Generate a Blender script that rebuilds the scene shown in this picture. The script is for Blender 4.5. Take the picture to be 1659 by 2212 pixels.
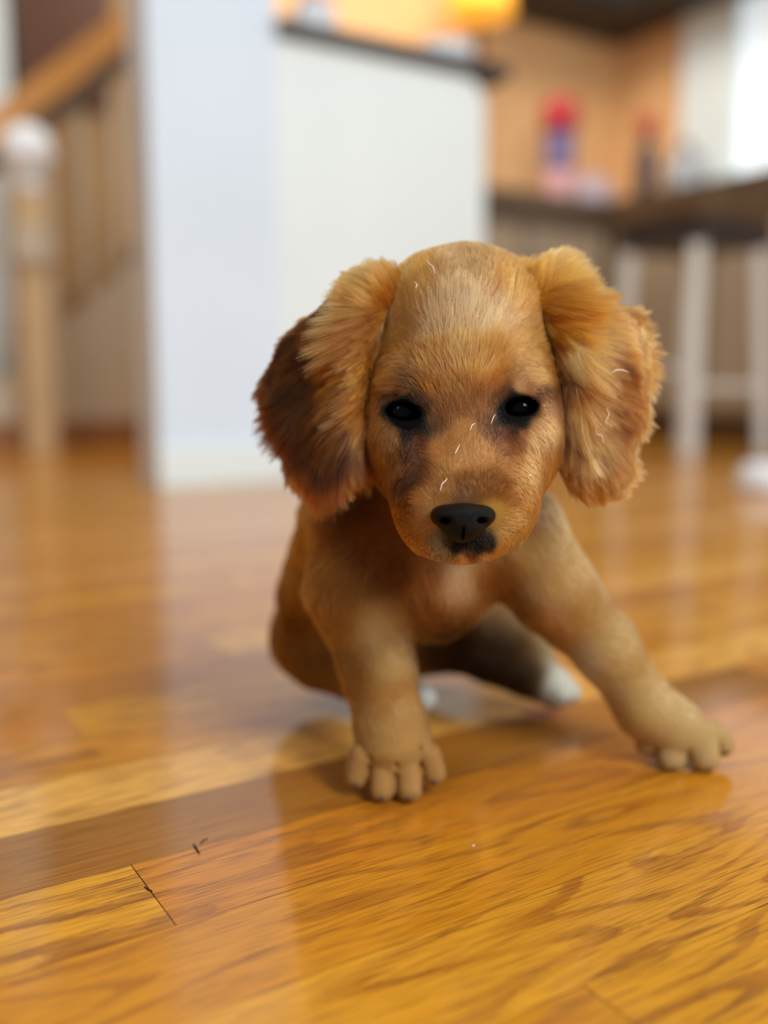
import bpy, bmesh, math, random
import numpy as np
from mathutils import Vector, Matrix, kdtree
from mathutils.bvhtree import BVHTree

rng = np.random.default_rng(7); random.seed(7)
S = bpy.context.scene
C = S.collection
for o in list(bpy.data.objects): bpy.data.objects.remove(o)

# ------------------------------------------------------------------ camera
F = 2098.0; TH = math.atan(286/2098.0); H = 0.22          # focal length in px of the 1659x2212 frame, pitch, height
cam = bpy.data.cameras.new('camera'); camo = bpy.data.objects.new('camera', cam); C.objects.link(camo)
camo.location = (0, 0, H); camo.rotation_euler = (math.pi/2 - TH, 0, 0)
cam.sensor_fit = 'HORIZONTAL'; cam.sensor_width = 36; cam.lens = F/1659*36
cam.clip_start = 0.02; cam.clip_end = 60
cam.dof.use_dof = True; cam.dof.focus_distance = 0.426; cam.dof.aperture_fstop = 2.95
S.camera = camo
# ------------------------------------------------------------------ world and lights
W = bpy.data.worlds.new('world'); S.world = W; W.use_nodes = True
bg = W.node_tree.nodes['Background']; bg.inputs[0].default_value = (0.86, 0.93, 1.0, 1); bg.inputs[1].default_value = 0.27
def area(name, loc, target, size, power, color):
    l = bpy.data.lights.new(name, 'AREA'); l.shape = 'RECTANGLE'; l.size, l.size_y = size; l.energy = power; l.color = color
    o = bpy.data.objects.new(name, l); C.objects.link(o); o.location = loc
    o.rotation_euler = (Vector(target)-Vector(loc)).to_track_quat('-Z', 'Y').to_euler()
    return o
area('window_light_behind', (1.5, -1.6, 1.9), (0.1, 0.7, 0.2), (.7, 1.7), 104, (0.95, 0.985, 1.0))
area('catchlight_left', (-1.3, -1.3, 1.7), (0.0, 0.9, 0.1), (.35, 1.0), 6, (0.96, 0.98, 1.0))  # added light, no window known there; puts small highlights in the eyes
area('hall_fill_light', (-.9, 2.0, 2.5), (-.9, 2.1, 0), (.9, .9), 20, (1.0, 0.95, 0.87))  # added fill with no lamp behind it; brightens stairs and mid floor
area('window_light_right', (2.2, 0.9, 1.5), (0.0, 0.6, 0.1), (.5, 1.2), 20, (1.0, 0.97, 0.93))
area('kitchen_fill_light', (0.45, 3.1, 2.5), (0.75, 4.2, 1.0), (.8, .8), 34, (1.0, 0.93, 0.82))  # added fill, no such lamp known; lifts the orange kitchen wall
S.view_settings.view_transform = 'Standard'; S.view_settings.look = 'None'
S.view_settings.gamma = 1; S.view_settings.use_curve_mapping = False; S.view_settings.exposure = 0.04
S.cycles.use_denoising = True; S.cycles.max_bounces = 8
S.cycles_curves.shape = 'RIBBONS'; S.cycles_curves.subdivisions = 2

# ------------------------------------------------------------------ frames
R_ = np.array([1., 0, 0]); FW = np.array([0, math.cos(TH), -math.sin(TH)]); UP = np.array([0, math.sin(TH), math.cos(TH)])
def P(px, py, Z): return np.array([0, 0, H]) + R_*((px-829.5)/F*Z) - UP*((py-1106)/F*Z) + FW*Z
def proj(p):
    q = p - np.array([0, 0, H]); Z = q@FW
    return 829.5 + F*(q@R_)/Z, 1106 - F*(q@UP)/Z, Z
AZ = math.radians(90-57.871)                                # room axes: u along the floor boards, v across them
RU = np.array([math.cos(AZ), math.sin(AZ), 0]); RV = np.array([-math.sin(AZ), math.cos(AZ), 0])
def UV(u, v, z=0): p = RU*u + RV*v; return Vector((p[0], p[1], z))
def lin(c):
    c = np.asarray(c, float)/255.0
    return np.where(c <= .04045, c/12.92, ((c+.055)/1.055)**2.4)

# ------------------------------------------------------------------ materials
def mat(name, rgb, rough=.6, metal=0, noise=0.0, nscale=8, coat=0, bump=0, emis=None, spec=.5):
    m = bpy.data.materials.new(name); m.use_nodes = True; nt = m.node_tree; b = nt.nodes['Principled BSDF']
    c = lin(rgb); b.inputs['Base Color'].default_value = (*c, 1); b.inputs['Roughness'].default_value = rough
    b.inputs['Metallic'].default_value = metal; b.inputs['Specular IOR Level'].default_value = spec; b.inputs['Coat Weight'].default_value = coat
    tc = nt.nodes.new('ShaderNodeTexCoord'); n = nt.nodes.new('ShaderNodeTexNoise'); n.inputs['Scale'].default_value = nscale
    n.inputs['Detail'].default_value = 4; nt.links.new(tc.outputs['Object'], n.inputs['Vector'])
    if noise:
        r = nt.nodes.new('ShaderNodeValToRGB'); r.color_ramp.elements[0].position = .3; r.color_ramp.elements[1].position = .7
        r.color_ramp.elements[0].color = (*(c*(1-noise)), 1); r.color_ramp.elements[1].color = (*np.minimum(c*(1+noise), 1), 1)
        nt.links.new(n.outputs['Fac'], r.inputs['Fac']); nt.links.new(r.outputs['Color'], b.inputs['Base Color'])
    if bump:
        bm_ = nt.nodes.new('ShaderNodeBump'); bm_.inputs['Strength'].default_value = bump; bm_.inputs['Distance'].default_value = .002
        nt.links.new(n.outputs['Fac'], bm_.inputs['Height']); nt.links.new(bm_.outputs['Normal'], b.inputs['Normal'])
    if emis: b.inputs['Emission Color'].default_value = (*lin(emis[0]), 1); b.inputs['Emission Strength'].default_value = emis[1]
    return m
M = dict(
    white=mat('white_paint', (226, 237, 238), .55, noise=.03, nscale=3), cool=mat('cool_white_paint', (216, 230, 243), .6, noise=.03, nscale=3),
    tan=mat('tan_paint', (186, 150, 104), .8, noise=.06, nscale=4), orange=mat('warm_backsplash', (228, 180, 126), .5, noise=.06, nscale=5),
    dark=mat('black_laminate', (48, 44, 44), .35), brown=mat('dark_brown_wood', (96, 50, 12), .5, noise=.2, nscale=3),
    granite=mat('brown_granite', (80, 64, 46), .4, noise=.45, nscale=22), greige=mat('greige_cabinet', (152, 134, 112), .6, noise=.05),
    oak=mat('oak_rail', (182, 124, 48), .4, noise=.15, nscale=9), darkoak=mat('dark_stained_oak', (74, 50, 28), .5, noise=.2),
    base=mat('brown_baseboard', (140, 92, 52), .5, noise=.2), spindle=mat('taupe_paint', (186, 172, 150), .6, noise=.04),
    char=mat('charcoal_cabinet', (46, 43, 42), .6), steel=mat('brushed_steel', (160, 162, 166), .55, metal=.6),
    ceramic=mat('white_ceramic', (228, 232, 236), .25), red=mat('red_plastic', (176, 24, 38), .4), blue=mat('blue_label', (104, 92, 136), .5),
    pink=mat('pink_paper', (212, 160, 160), .7), lilac=mat('lilac_plastic', (190, 170, 180), .5), bottle=mat('dark_glass', (46, 40, 52), .2),
    newel=mat('pale_tan_paint', (196, 168, 128), .7, noise=.05), stool=mat('pale_grey_paint', (204, 200, 192), .6), leather=mat('brown_leather', (96, 74, 50), .5, noise=.25, nscale=12), lamp=mat('lamp_shade', (250, 180, 60), .8, emis=((255, 172, 52), .85)),
    chip=mat('dark_splinter', (28, 22, 18), .7), lint=mat('pale_fibre', (236, 220, 214), .4),
    eye=mat('wet_black_eye', (3, 3, 4), .05, spec=.12), nose=mat('wet_black_nose', (5, 5, 7), .36, bump=.6, nscale=1500, spec=.14),
    claw=mat('dark_claw', (84, 64, 52), .4), lip=mat('dark_lip', (60, 42, 38), .5))

# ------------------------------------------------------------------ mesh helpers
def tag(o, label, cat, group=None):
    o['label'] = label; o['category'] = cat
    if group: o['group'] = group
    return o
def struct(o): o['kind'] = 'structure'; return o
def link(name, me, m, parent=None):
    o = bpy.data.objects.new(name, me); C.objects.link(o)
    if m: me.materials.append(m)
    if parent: o.parent = parent
    return o
def fin(bm, name, m, parent=None, bevel=0, smooth=False, room=True):
    if bevel: bmesh.ops.bevel(bm, geom=bm.edges[:], offset=bevel, segments=2, affect='EDGES', clamp_overlap=True)
    if room and parent is None: bmesh.ops.rotate(bm, verts=bm.verts, cent=(0, 0, 0), matrix=Matrix.Rotation(AZ, 3, 'Z'))
    me = bpy.data.meshes.new(name); bm.to_mesh(me); bm.free()
    if smooth: me.polygons.foreach_set('use_smooth', [True]*len(me.polygons))
    return link(name, me, m, parent)
def bx(bm, a, b):
    r = bmesh.ops.create_cube(bm, size=1)['verts']
    for v in r: v.co = Vector([(a[i]+b[i])/2 + v.co[i]*(b[i]-a[i]) for i in range(3)])
def box(name, a, b, m, parent=None, bevel=0):
    bm = bmesh.new(); bx(bm, a, b); return fin(bm, name, m, parent, bevel)
def lathe(bm, prof, seg=24, at=(0, 0, 0)):
    rings = [[bm.verts.new((at[0]+r*math.cos(2*math.pi*k/seg), at[1]+r*math.sin(2*math.pi*k/seg), at[2]+z)) for k in range(seg)] for r, z in prof]
    for a, b in zip(rings, rings[1:]):
        for k in range(seg): bm.faces.new((a[k], a[(k+1) % seg], b[(k+1) % seg], b[k]))
    bm.faces.new(rings[0][::-1]); bm.faces.new(rings[-1])
def turned(name, prof, m, parent=None, at=(0, 0, 0)):
    bm = bmesh.new(); lathe(bm, prof, at=at); return fin(bm, name, m, parent, smooth=True)
def bar(bm, a, b, w, h=None):
    h = h or w; a = Vector(a); b = Vector(b); d = b-a; q = d.to_track_quat('Z', 'Y')
    r = bmesh.ops.create_cube(bm, size=1)['verts']
    for v in r: v.co = q @ Vector((v.co.x*w, v.co.y*h, v.co.z*d.length)) + (a+b)/2
def root(name, u, v, z=0):                                     # an Empty standing in the room frame
    o = bpy.data.objects.new(name, None); C.objects.link(o); o.location = UV(u, v, z); o.rotation_euler = (0, 0, AZ); o.empty_display_size = .05
    return o

# ------------------------------------------------------------------ floor: oak strips
PW = 0.0587; V0 = 0.240
def make_floor():
    bm = bmesh.new(); uvl = bm.loops.layers.uv.new('UVMap'); col = bm.loops.layers.float_color.new('plank')
    # tone in x (0 light .. 1 dark), seed in y,z, golden/red shift in w
    near = {0: [(-3, .237-.0, .30, 1), (.237, 5, .30, .5)][::1], }
    def quad(u0, u1, v0, v1, tone, sd, shift):
        g = .00022
        vs = [bm.verts.new((u0+g, v0+g*.6, 0)), bm.verts.new((u1-g, v0+g*.6, 0)), bm.verts.new((u1-g, v1-g*.6, 0)), bm.verts.new((u0+g, v1-g*.6, 0))]
        f = bm.faces.new(vs)
        for l in f.loops:
            l[uvl].uv = (l.vert.co.x, l.vert.co.y-v0); l[col] = (tone, sd, (sd*7.31) % 1, shift)
    spec = {-1: [(-4, .237, .36), (.237, .92, .30), (.92, 5, .4)], 0: [(-4, -.5, .4), (-.5, 1.0, .26), (1.0, 5, .5)],
            1: [(-4, -.35, .4), (-.35, .85, .40), (.85, 5, .3)], 2: [(-4, .1245, .28), (.1245, .9, .50), (.9, 5, .6)],
            3: [(-4, -.2, .5), (-.2, .62, .9), (.62, 5, .5)], 4: [(-4, -.1, .3), (-.1, .75, .02), (.75, 5, .4)],
            5: [(-4, .0, .4), (.0, .66, .40), (.66, 5, .25)], 6: [(-4, .15, .5), (.15, .95, .28), (.95, 5, .4)],
            7: [(-4, -.1, .5), (-.1, .8, .62), (.8, 5, .4)], 8: [(-4, .3, .45), (.3, 5, .12)]}
    rr = random.Random(3)
    for k in range(-14, 66):
        v0 = V0 + k*PW
        if k in spec:
            for a, b, t in spec[k]: quad(a, b, v0, v0+PW, t, rr.random(), rr.random())
        else:
            x = -4 + rr.random()
            quad(-4.6, x, v0, v0+PW, .4, rr.random(), .5)
            while x < 5.2:
                L = rr.uniform(.4, 1.3); quad(x, x+L, v0, v0+PW, rr.choice([.1, .2, .3, .4, .5, .3]), rr.random(), rr.random()); x += L
    o = fin(bm, 'floor', None); struct(o)
    m = bpy.data.materials.new('oak_floor'); m.use_nodes = True; nt = m.node_tree; N = nt.nodes; L = nt.links; b = N['Principled BSDF']
    at = N.new('ShaderNodeAttribute'); at.attribute_name = 'plank'; uv = N.new('ShaderNodeUVMap'); uv.uv_map = 'UVMap'
    sp = N.new('ShaderNodeSeparateColor'); L.new(at.outputs['Color'], sp.inputs[0])
    def mth(op, a, b_=None, c_=None):
        n = N.new('ShaderNodeMath'); n.operation = op
        for i, x in enumerate((a, b_, c_)):
            if x is None: continue
            if isinstance(x, (int, float)): n.inputs[i].default_value = x
            else: L.new(x, n.inputs[i])
        return n.outputs[0]
    sx = N.new('ShaderNodeSeparateXYZ'); L.new(uv.outputs[0], sx.inputs[0])
    def vec(su, sv, soff):
        c = N.new('ShaderNodeCombineXYZ'); L.new(mth('MULTIPLY', sx.outputs[0], su), c.inputs[0]); L.new(mth('MULTIPLY', sx.outputs[1], sv), c.inputs[1])
        L.new(mth('MULTIPLY', sp.outputs[1], soff), c.inputs[2]); return c.outputs[0]
    def noise(v, detail=2, rough=.5, scale=1):
        n = N.new('ShaderNodeTexNoise'); n.inputs['Scale'].default_value = scale; n.inputs['Detail'].default_value = detail; n.inputs['Roughness'].default_value = rough
        L.new(v, n.inputs['Vector']); return n.outputs['Fac']
    def ramp(x, stops):
        r = N.new('ShaderNodeValToRGB'); e = r.color_ramp.elements
        while len(e) < len(stops): e.new(.5)
        for k, (p, c) in enumerate(stops): e[k].position = p; e[k].color = (*c, 1) if len(c) == 3 else c
        L.new(x, r.inputs['Fac']); return r.outputs['Color']
    g = lambda x: (x, x, x)
    low = noise(vec(4.2, 21, 91), 1.3, .45)
    wob = noise(vec(150, 520, 33), 3, .6)
    ph = mth('ADD', mth('MULTIPLY', low, 9.0), mth('MULTIPLY', wob, .24))
    saw = mth('FRACT', ph)
    ring = ramp(saw, [(0, g(0)), (.46, g(.08)), (.55, g(.75)), (.76, g(1)), (.81, g(.15)), (1, g(0))])
    amt = ramp(noise(vec(9, 60, 17), 2), [(.35, g(.35)), (.6, g(1))])
    pore = noise(vec(38, 1500, 57), 1, .5); pore2 = ramp(pore, [(.52, g(0)), (.60, g(1))])
    fine = noise(vec(20, 700, 5), 3, .65)
    c0 = ramp(sp.outputs[0], [(0, lin((244, 182, 84))), (.3, lin((216, 146, 8))), (.5, lin((196, 115, 2))), (.8, lin((150, 90, 8))), (1, lin((124, 74, 6)))])
    def mix(f, a, b_, mode='MIX'):
        n = N.new('ShaderNodeMix'); n.data_type = 'RGBA'; n.blend_type = mode
        if isinstance(f, (int, float)): n.inputs[0].default_value = f
        else: L.new(f, n.inputs[0])
        for i, x in ((6, a), (7, b_)):
            if isinstance(x, tuple): n.inputs[i].default_value = x
            else: L.new(x, n.inputs[i])
        return n.outputs[2]
    c1 = mix(mth('MULTIPLY', mth('MULTIPLY', ring, amt), ramp(sp.outputs[0], [(.0, g(.25)), (.28, g(.9))])), c0, (*lin((140, 68, 0)), 1))
    poref = mth('MULTIPLY', pore2, mth('ADD', mth('MULTIPLY', ring, .35), .58))
    c2 = mix(poref, c1, (*lin((96, 44, 2)), 1))
    var = noise(vec(3, 14, 71), 2)
    c3 = mix(mth('MULTIPLY', mth('SUBTRACT', fine, .3), .55), c2, (*lin((232, 178, 72)), 1))
    c4 = mix(ramp(var, [(.35, g(0)), (.7, g(.35))]), c3, (*lin((176, 104, 10)), 1))
    L.new(c4, b.inputs['Base Color'])
    bmp = N.new('ShaderNodeBump'); bmp.inputs['Strength'].default_value = .25; bmp.inputs['Distance'].default_value = .0003; bmp.invert = True
    L.new(pore2, bmp.inputs['Height']); L.new(bmp.outputs[0], b.inputs['Normal'])
    cb = N.new('ShaderNodeBump'); cb.inputs['Strength'].default_value = .1; cb.inputs['Distance'].default_value = .0006
    L.new(noise(vec(30, 90, 3), 2), cb.inputs['Height']); L.new(cb.outputs[0], b.inputs['Coat Normal'])
    b.inputs['Roughness'].default_value = .5; b.inputs['Specular IOR Level'].default_value = .2; b.inputs['Coat Weight'].default_value = .75; b.inputs['Coat Roughness'].default_value = .09; b.inputs['Coat IOR'].default_value = 1.5
    o.data.materials.append(m)
    s = box('subfloor', (-4.6, -.7, -.02), (5.2, 4.2, -.0012), mat('joint_brown', (70, 34, 8), .8)); struct(s)  # dark brown sheet seen through the gaps between boards
make_floor()

# ------------------------------------------------------------------ room shell
struct(box('wall_center', (.665, 1.92, 0), (.94, 2.04, 2.6), M['cool']))
struct(box('baseboard_center', (.66, 1.907, 0), (.94, 1.92, .085), M['white'], bevel=.003))
struct(box('wall_stairs', (-1.6, 3.9, 0), (1.6, 4.0, 2.6), M['tan']))
struct(box('baseboard_stairs', (-1.6, 3.87, 0), (1.6, 3.9, .12), M['base']))
struct(box('wall_kitchen', (1.6, 3.5, 0), (3.6, 3.6, 2.6), M['orange']))
struct(box('wall_left', (-1.7, 0.5, 0), (-1.6, 4.0, 2.6), M['tan']))
bm = bmesh.new()
bx(bm, (3.5, 0.6, 0), (3.6, 3.5, 1.02)); bx(bm, (3.5, 0.6, 1.95), (3.6, 3.5, 2.6)); bx(bm, (3.5, 3.02, 1.02), (3.6, 3.5, 1.95)); bx(bm, (3.5, .6, 1.02), (3.6, 1.7, 1.95))
struct(fin(bm, 'wall_right', M['orange']))
bm = bmesh.new()                                               # window casing, mullion, sill
for a, b in (((3.47, 2.80, .98), (3.52, 3.09, 2.0)), ((3.47, 1.63, .98), (3.52, 1.74, 2.0)), ((3.47, 1.63, 1.92), (3.52, 3.09, 2.02)), ((3.45, 1.6, .97), (3.56, 3.1, 1.03)), ((3.51, 2.33, 1.0), (3.54, 2.39, 1.95))): bx(bm, a, b)
wf = struct(fin(bm, 'window_1', M['white'], bevel=.003))
gl = bpy.data.materials.new('bright_daylight_glass'); gl.use_nodes = True; gb = gl.node_tree.nodes['Principled BSDF']
gb.inputs['Base Color'].default_value = (.8, .85, .9, 1); gb.inputs['Roughness'].default_value = .3
gb.inputs['Emission Color'].default_value = (.86, .94, 1, 1); gb.inputs['Emission Strength'].default_value = .5
pane = box('pane', (3.525, 1.7, 1.0), (3.53, 3.0, 1.95), gl); pane.parent = wf

# ---- peninsula: half wall with dark counter
k = root('kitchen_peninsula', .94, 1.92); tag(k, 'white half wall with a thin black worktop joined to the white wall end', 'counter')
def panel_mesh(u0, u1, v0, v1, z1, r):
    bm = bmesh.new(); pts = [(u0, 0), (u1, 0), (u1, z1-r)] + [(u1-r+r*math.cos(a), z1-r+r*math.sin(a)) for a in np.linspace(.1, math.pi/2-.05, 7)] + [(u1-r, z1), (u0, z1)]
    A = [bm.verts.new((x, v0, z)) for x, z in pts]; B = [bm.verts.new((x, v1, z)) for x, z in pts]; n = len(pts)
    bm.faces.new(A); bm.faces.new(B[::-1])
    for i in range(n): bm.faces.new((A[i], B[i], B[(i+1) % n], A[(i+1) % n]))
    bmesh.ops.recalc_face_normals(bm, faces=bm.faces); return bm
PU = 1.545-.94
fin(panel_mesh(0, PU-.055, 0, .35, .925, .07), 'panel', M['white'], k)
box('worktop', (-.0, -.03, .925), (PU+.0, .38, .958), M['dark'], k, bevel=.004)
box('kickboard', (0, -.01, 0), (PU-.07, 0, .06), M['white'], k, bevel=.002)

def vessel(name, u, v, z, parts, label, cat, group=None):
    o = root(name, u, v, z); tag(o, label, cat, group)
    for pn, prof, m in parts: turned(pn, prof, M[m], o)
    return o
vessel('mixing_bowl', 1.50, 2.10, .958, [('bowl', [(.03, 0), (.035, .01), (.06, .045), (.075, .085), (.07, .085), (.05, .03), (.001, .015)], 'ceramic')], 'white bowl at the far end of the black worktop', 'bowl')
vessel('storage_jar', 1.13, 2.1, .958, [('jar_body', [(.045, 0), (.05, .01), (.05, .1), (.04, .115)], 'ceramic'), ('lid', [(.042, .115), (.042, .135), (.01, .14)], 'pink')], 'white jar with a pale pink lid on the worktop near the wall end', 'jar')
o = root('paper_packet', 1.27, 2.06, .958); tag(o, 'small red and lilac packet lying on the black worktop', 'packet')
box('wrapper', (-.07, -.04, 0), (.05, .05, .03), M['lilac'], o, .006); box('seal_strip', (-.07, -.042, .004), (.05, -.04, .018), M['red'], o)

# ---- kitchen behind
k = root('base_cabinet_run', 0, 0); tag(k, 'greige base cabinets under a brown granite worktop along the back wall', 'cabinet')
k.location = UV(1.6, 2.87); 
box('carcass', (0, .03, .09), (1.27, .62, .80), M['greige'], k); box('plinth', (0, .08, 0), (1.27, .6, .09), M['darkoak'], k)
for i in range(3):
    d = box('door', (.02+i*.41, .008, .12), (.41+i*.41, .03, .79), M['greige'], k, .004); turned('knob', [(.012, 0), (.014, .012), (.006, .02)], M['steel'], d, at=(.07+i*.41, .0, .72))
box('worktop', (0, 0, .80), (1.89, .62, .915), M['granite'], k, .004)
k = root('side_cabinet_run', 2.87, .9); tag(k, 'greige base cabinets with brown granite worktop below the window', 'cabinet')
box('carcass', (.0, 0, .09), (.62, 1.97, .80), M['greige'], k); box('plinth', (.05, 0, 0), (.6, 1.97, .09), M['darkoak'], k)
for i in range(4):
    d = box('door', (-.02, .04+i*.48, .12), (0, .5+i*.48, .79), M['greige'], k, .004); turned('knob', [(.012, 0), (.014, .012), (.006, .02)], M['steel'], d, at=(-.03, .1+i*.48, .72))
box('worktop', (-.03, -.02, .80), (.63, 1.965, .915), M['granite'], k, .004)
k = root('wall_cabinet', 3.15, 3.15, 1.775); tag(k, 'black wall cabinets meeting in the corner above the orange wall', 'cabinet')
box('carcass', (0, -1.6, 0), (.35, .35, .8), M['char'], k); box('back_carcass', (-.6, 0, 0), (0, .35, .8), M['char'], k)
for i in range(3): box('door', (-.02, -1.55+i*.5, .02), (0, -1.07+i*.5, .78), M['char'], k, .003)
for i in range(2): box('door', (-.59+i*.29, -.02, .02), (-.31+i*.29, 0, .78), M['char'], k, .003)
vessel('table_lamp', 2.42, 3.16, .915, [('lamp_base', [(.06, 0), (.06, .015), (.015, .03), (.012, .66)], 'darkoak'), ('lamp_shade', [(.13, .70), (.13, .71), (.09, .93), (.085, .93), (.12, .71)], 'lamp')], 'table lamp with a glowing amber shade against the orange wall', 'lamp')
vessel('red_capped_bottle', 2.86, 3.18, .915, [('bottle_body', [(.06, 0), (.065, .01), (.062, .20), (.066, .30), (.045, .325)], 'blue'), ('cap', [(.07, .325), (.078, .335), (.074, .43), (.05, .45)], 'red'), ('label_band', [(.064, .03), (.066, .05), (.066, .15), (.063, .16)], 'pink')], 'tall blue bottle with a big red cap on the granite worktop', 'bottle')
o = root('bread_bag', 3.06, 3.2, .915); tag(o, 'pale pink bag slumped right of the red capped bottle', 'bag')
bm = bmesh.new(); bmesh.ops.create_icosphere(bm, subdivisions=3, radius=1)
for v in bm.verts: v.co = Vector((v.co.x*.11, v.co.y*.08, max(v.co.z, -.75)*.10+.075)) * (1+.05*math.sin(9*v.co.x+5*v.co.z))
fin(bm, 'sack', M['lilac'], o, smooth=True); turned('twist_tie', [(.012, .165), (.02, .195), (.006, .18)], M['pink'], o)
vessel('sauce_bottle', 3.13, 2.95, .915, [('bottle_body', [(.04, 0), (.045, .01), (.045, .22), (.022, .27), (.022, .30)], 'bottle'), ('cap', [(.036, .30), (.036, .37), (.01, .375)], 'red')], 'dark bottle with a red cap in the worktop corner', 'bottle')
vessel('kettle', 3.17, 2.78, .915, [('kettle_body', [(.08, 0), (.088, .02), (.08, .14), (.05, .21), (.03, .22)], 'steel'), ('lid_knob', [(.012, .22), (.02, .23), (.008, .25)], 'dark')], 'steel kettle beside the dark bottle in the corner', 'kettle')

# ---- bar stool
k = root('bar_stool', 2.37, 2.03, 0); tag(k, 'bar stool with brown cushioned seat, black apron and pale painted legs', 'stool')
box('seat', (-.18, -.17, .665), (.18, .17, .74), M['leather'], k, .02); box('apron', (-.165, -.155, .60), (.165, .155, .665), M['dark'], k, .004)
for su in (-1, 1):
    for sv in (-1, 1):
        bm = bmesh.new(); bar(bm, (su*.165, sv*.155, 0), (su*.135, sv*.125, .61), .042); fin(bm, 'leg', M['stool'], k)
bm = bmesh.new(); bar(bm, (-.15, -.14, .2), (.15, -.14, .2), .02); bar(bm, (-.15, .14, .25), (.15, .14, .25), .02); fin(bm, 'footrest', M['stool'], k)
vessel('pet_bowl', 1.70, 1.215, 0, [('dish', [(.085, 0), (.09, .008), (.075, .05), (.07, .052), (.055, .02), (.001, .015)], 'ceramic')], 'white pet bowl on the floor at the right edge', 'bowl')

# ---- staircase on the left
k = root('staircase', .55, 3.2); tag(k, 'taupe painted staircase with oak handrail rising to the right', 'staircase')
def st(name, a, b, m): return box(name, a, b, M[m], k, .003)
SL = .89; RZ = .885                                            # slope, rail height at the foot
bm = bmesh.new(); pts = [(0, 0), (.95, 0), (.95, .16+.95*SL), (0, .16)]
A = [bm.verts.new((x, 0, z)) for x, z in pts]; B = [bm.verts.new((x, .05, z)) for x, z in pts]; bm.faces.new(A); bm.faces.new(B[::-1])
for i in range(4): bm.faces.new((A[i], B[i], B[(i+1) % 4], A[(i+1) % 4]))
bmesh.ops.recalc_face_normals(bm, faces=bm.faces); fin(bm, 'stringer', M['spindle'], k)
for i in range(4): st('tread', (.03+i*.2, .05, .14+i*.18), (.25+i*.2, .62, .18+i*.18), 'oak'); st('riser', (.04+i*.2, .05, 0.005+i*.18), (.055+i*.2, .6, .14+i*.18), 'spindle')
for i in range(8):
    u = .13+i*.105; z0 = .10+u*SL; hh = RZ+u*SL-z0-.03
    turned('baluster', [(.017, 0), (.017, .08), (.026, .14), (.014, .22), (.02, .40), (.014, hh-.1), (.014, hh)], M['spindle'], k, at=(u, .025, z0))
bm = bmesh.new(); bar(bm, (0.02, .025, RZ+.03), (.95, .025, RZ+.03+.93*SL), .08, .085); fin(bm, 'handrail', M['oak'], k)
bm = bmesh.new(); bar(bm, (0.02, .025, RZ-.045), (.95, .025, RZ-.045+.93*SL), .06, .08); fin(bm, 'rail_underside', M['darkoak'], k)
st('baseboard', (-.0, -.015, 0), (.95, 0, .09), 'base')
k = root('newel_post', .685, 3.05); tag(k, 'tan square newel post with a white ball top at the left edge', 'post')
box('shaft', (-.045, -.045, 0), (.045, .045, .78), M['newel'], k, .004); box('collar', (-.06, -.06, .55), (.06, .06, .66), M['spindle'], k, .01)
turned('ball_cap', [(.05, .76), (.05, .78), (.03, .79), (.055, .81), (.075, .85), (.08, .885), (.066, .925), (.035, .95), (.005, .958)], M['ceramic'], k)
k = root('wooden_wall_panel', .86, 3.88, 1.25); tag(k, 'dark brown wooden panel on the wall above the handrail', 'screen')  # plain brown wooden panel fixed to the wall
box('board', (0, -.02, 0), (.34, .01, 1.0), M['brown'], k, .004); box('edge_strip', (-.03, -.03, 0), (0, .01, 1.0), M['darkoak'], k)
struct(box('trim_1', (.62, 3.86, 0), (.82, 3.9, 2.3), M['white']))

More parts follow.
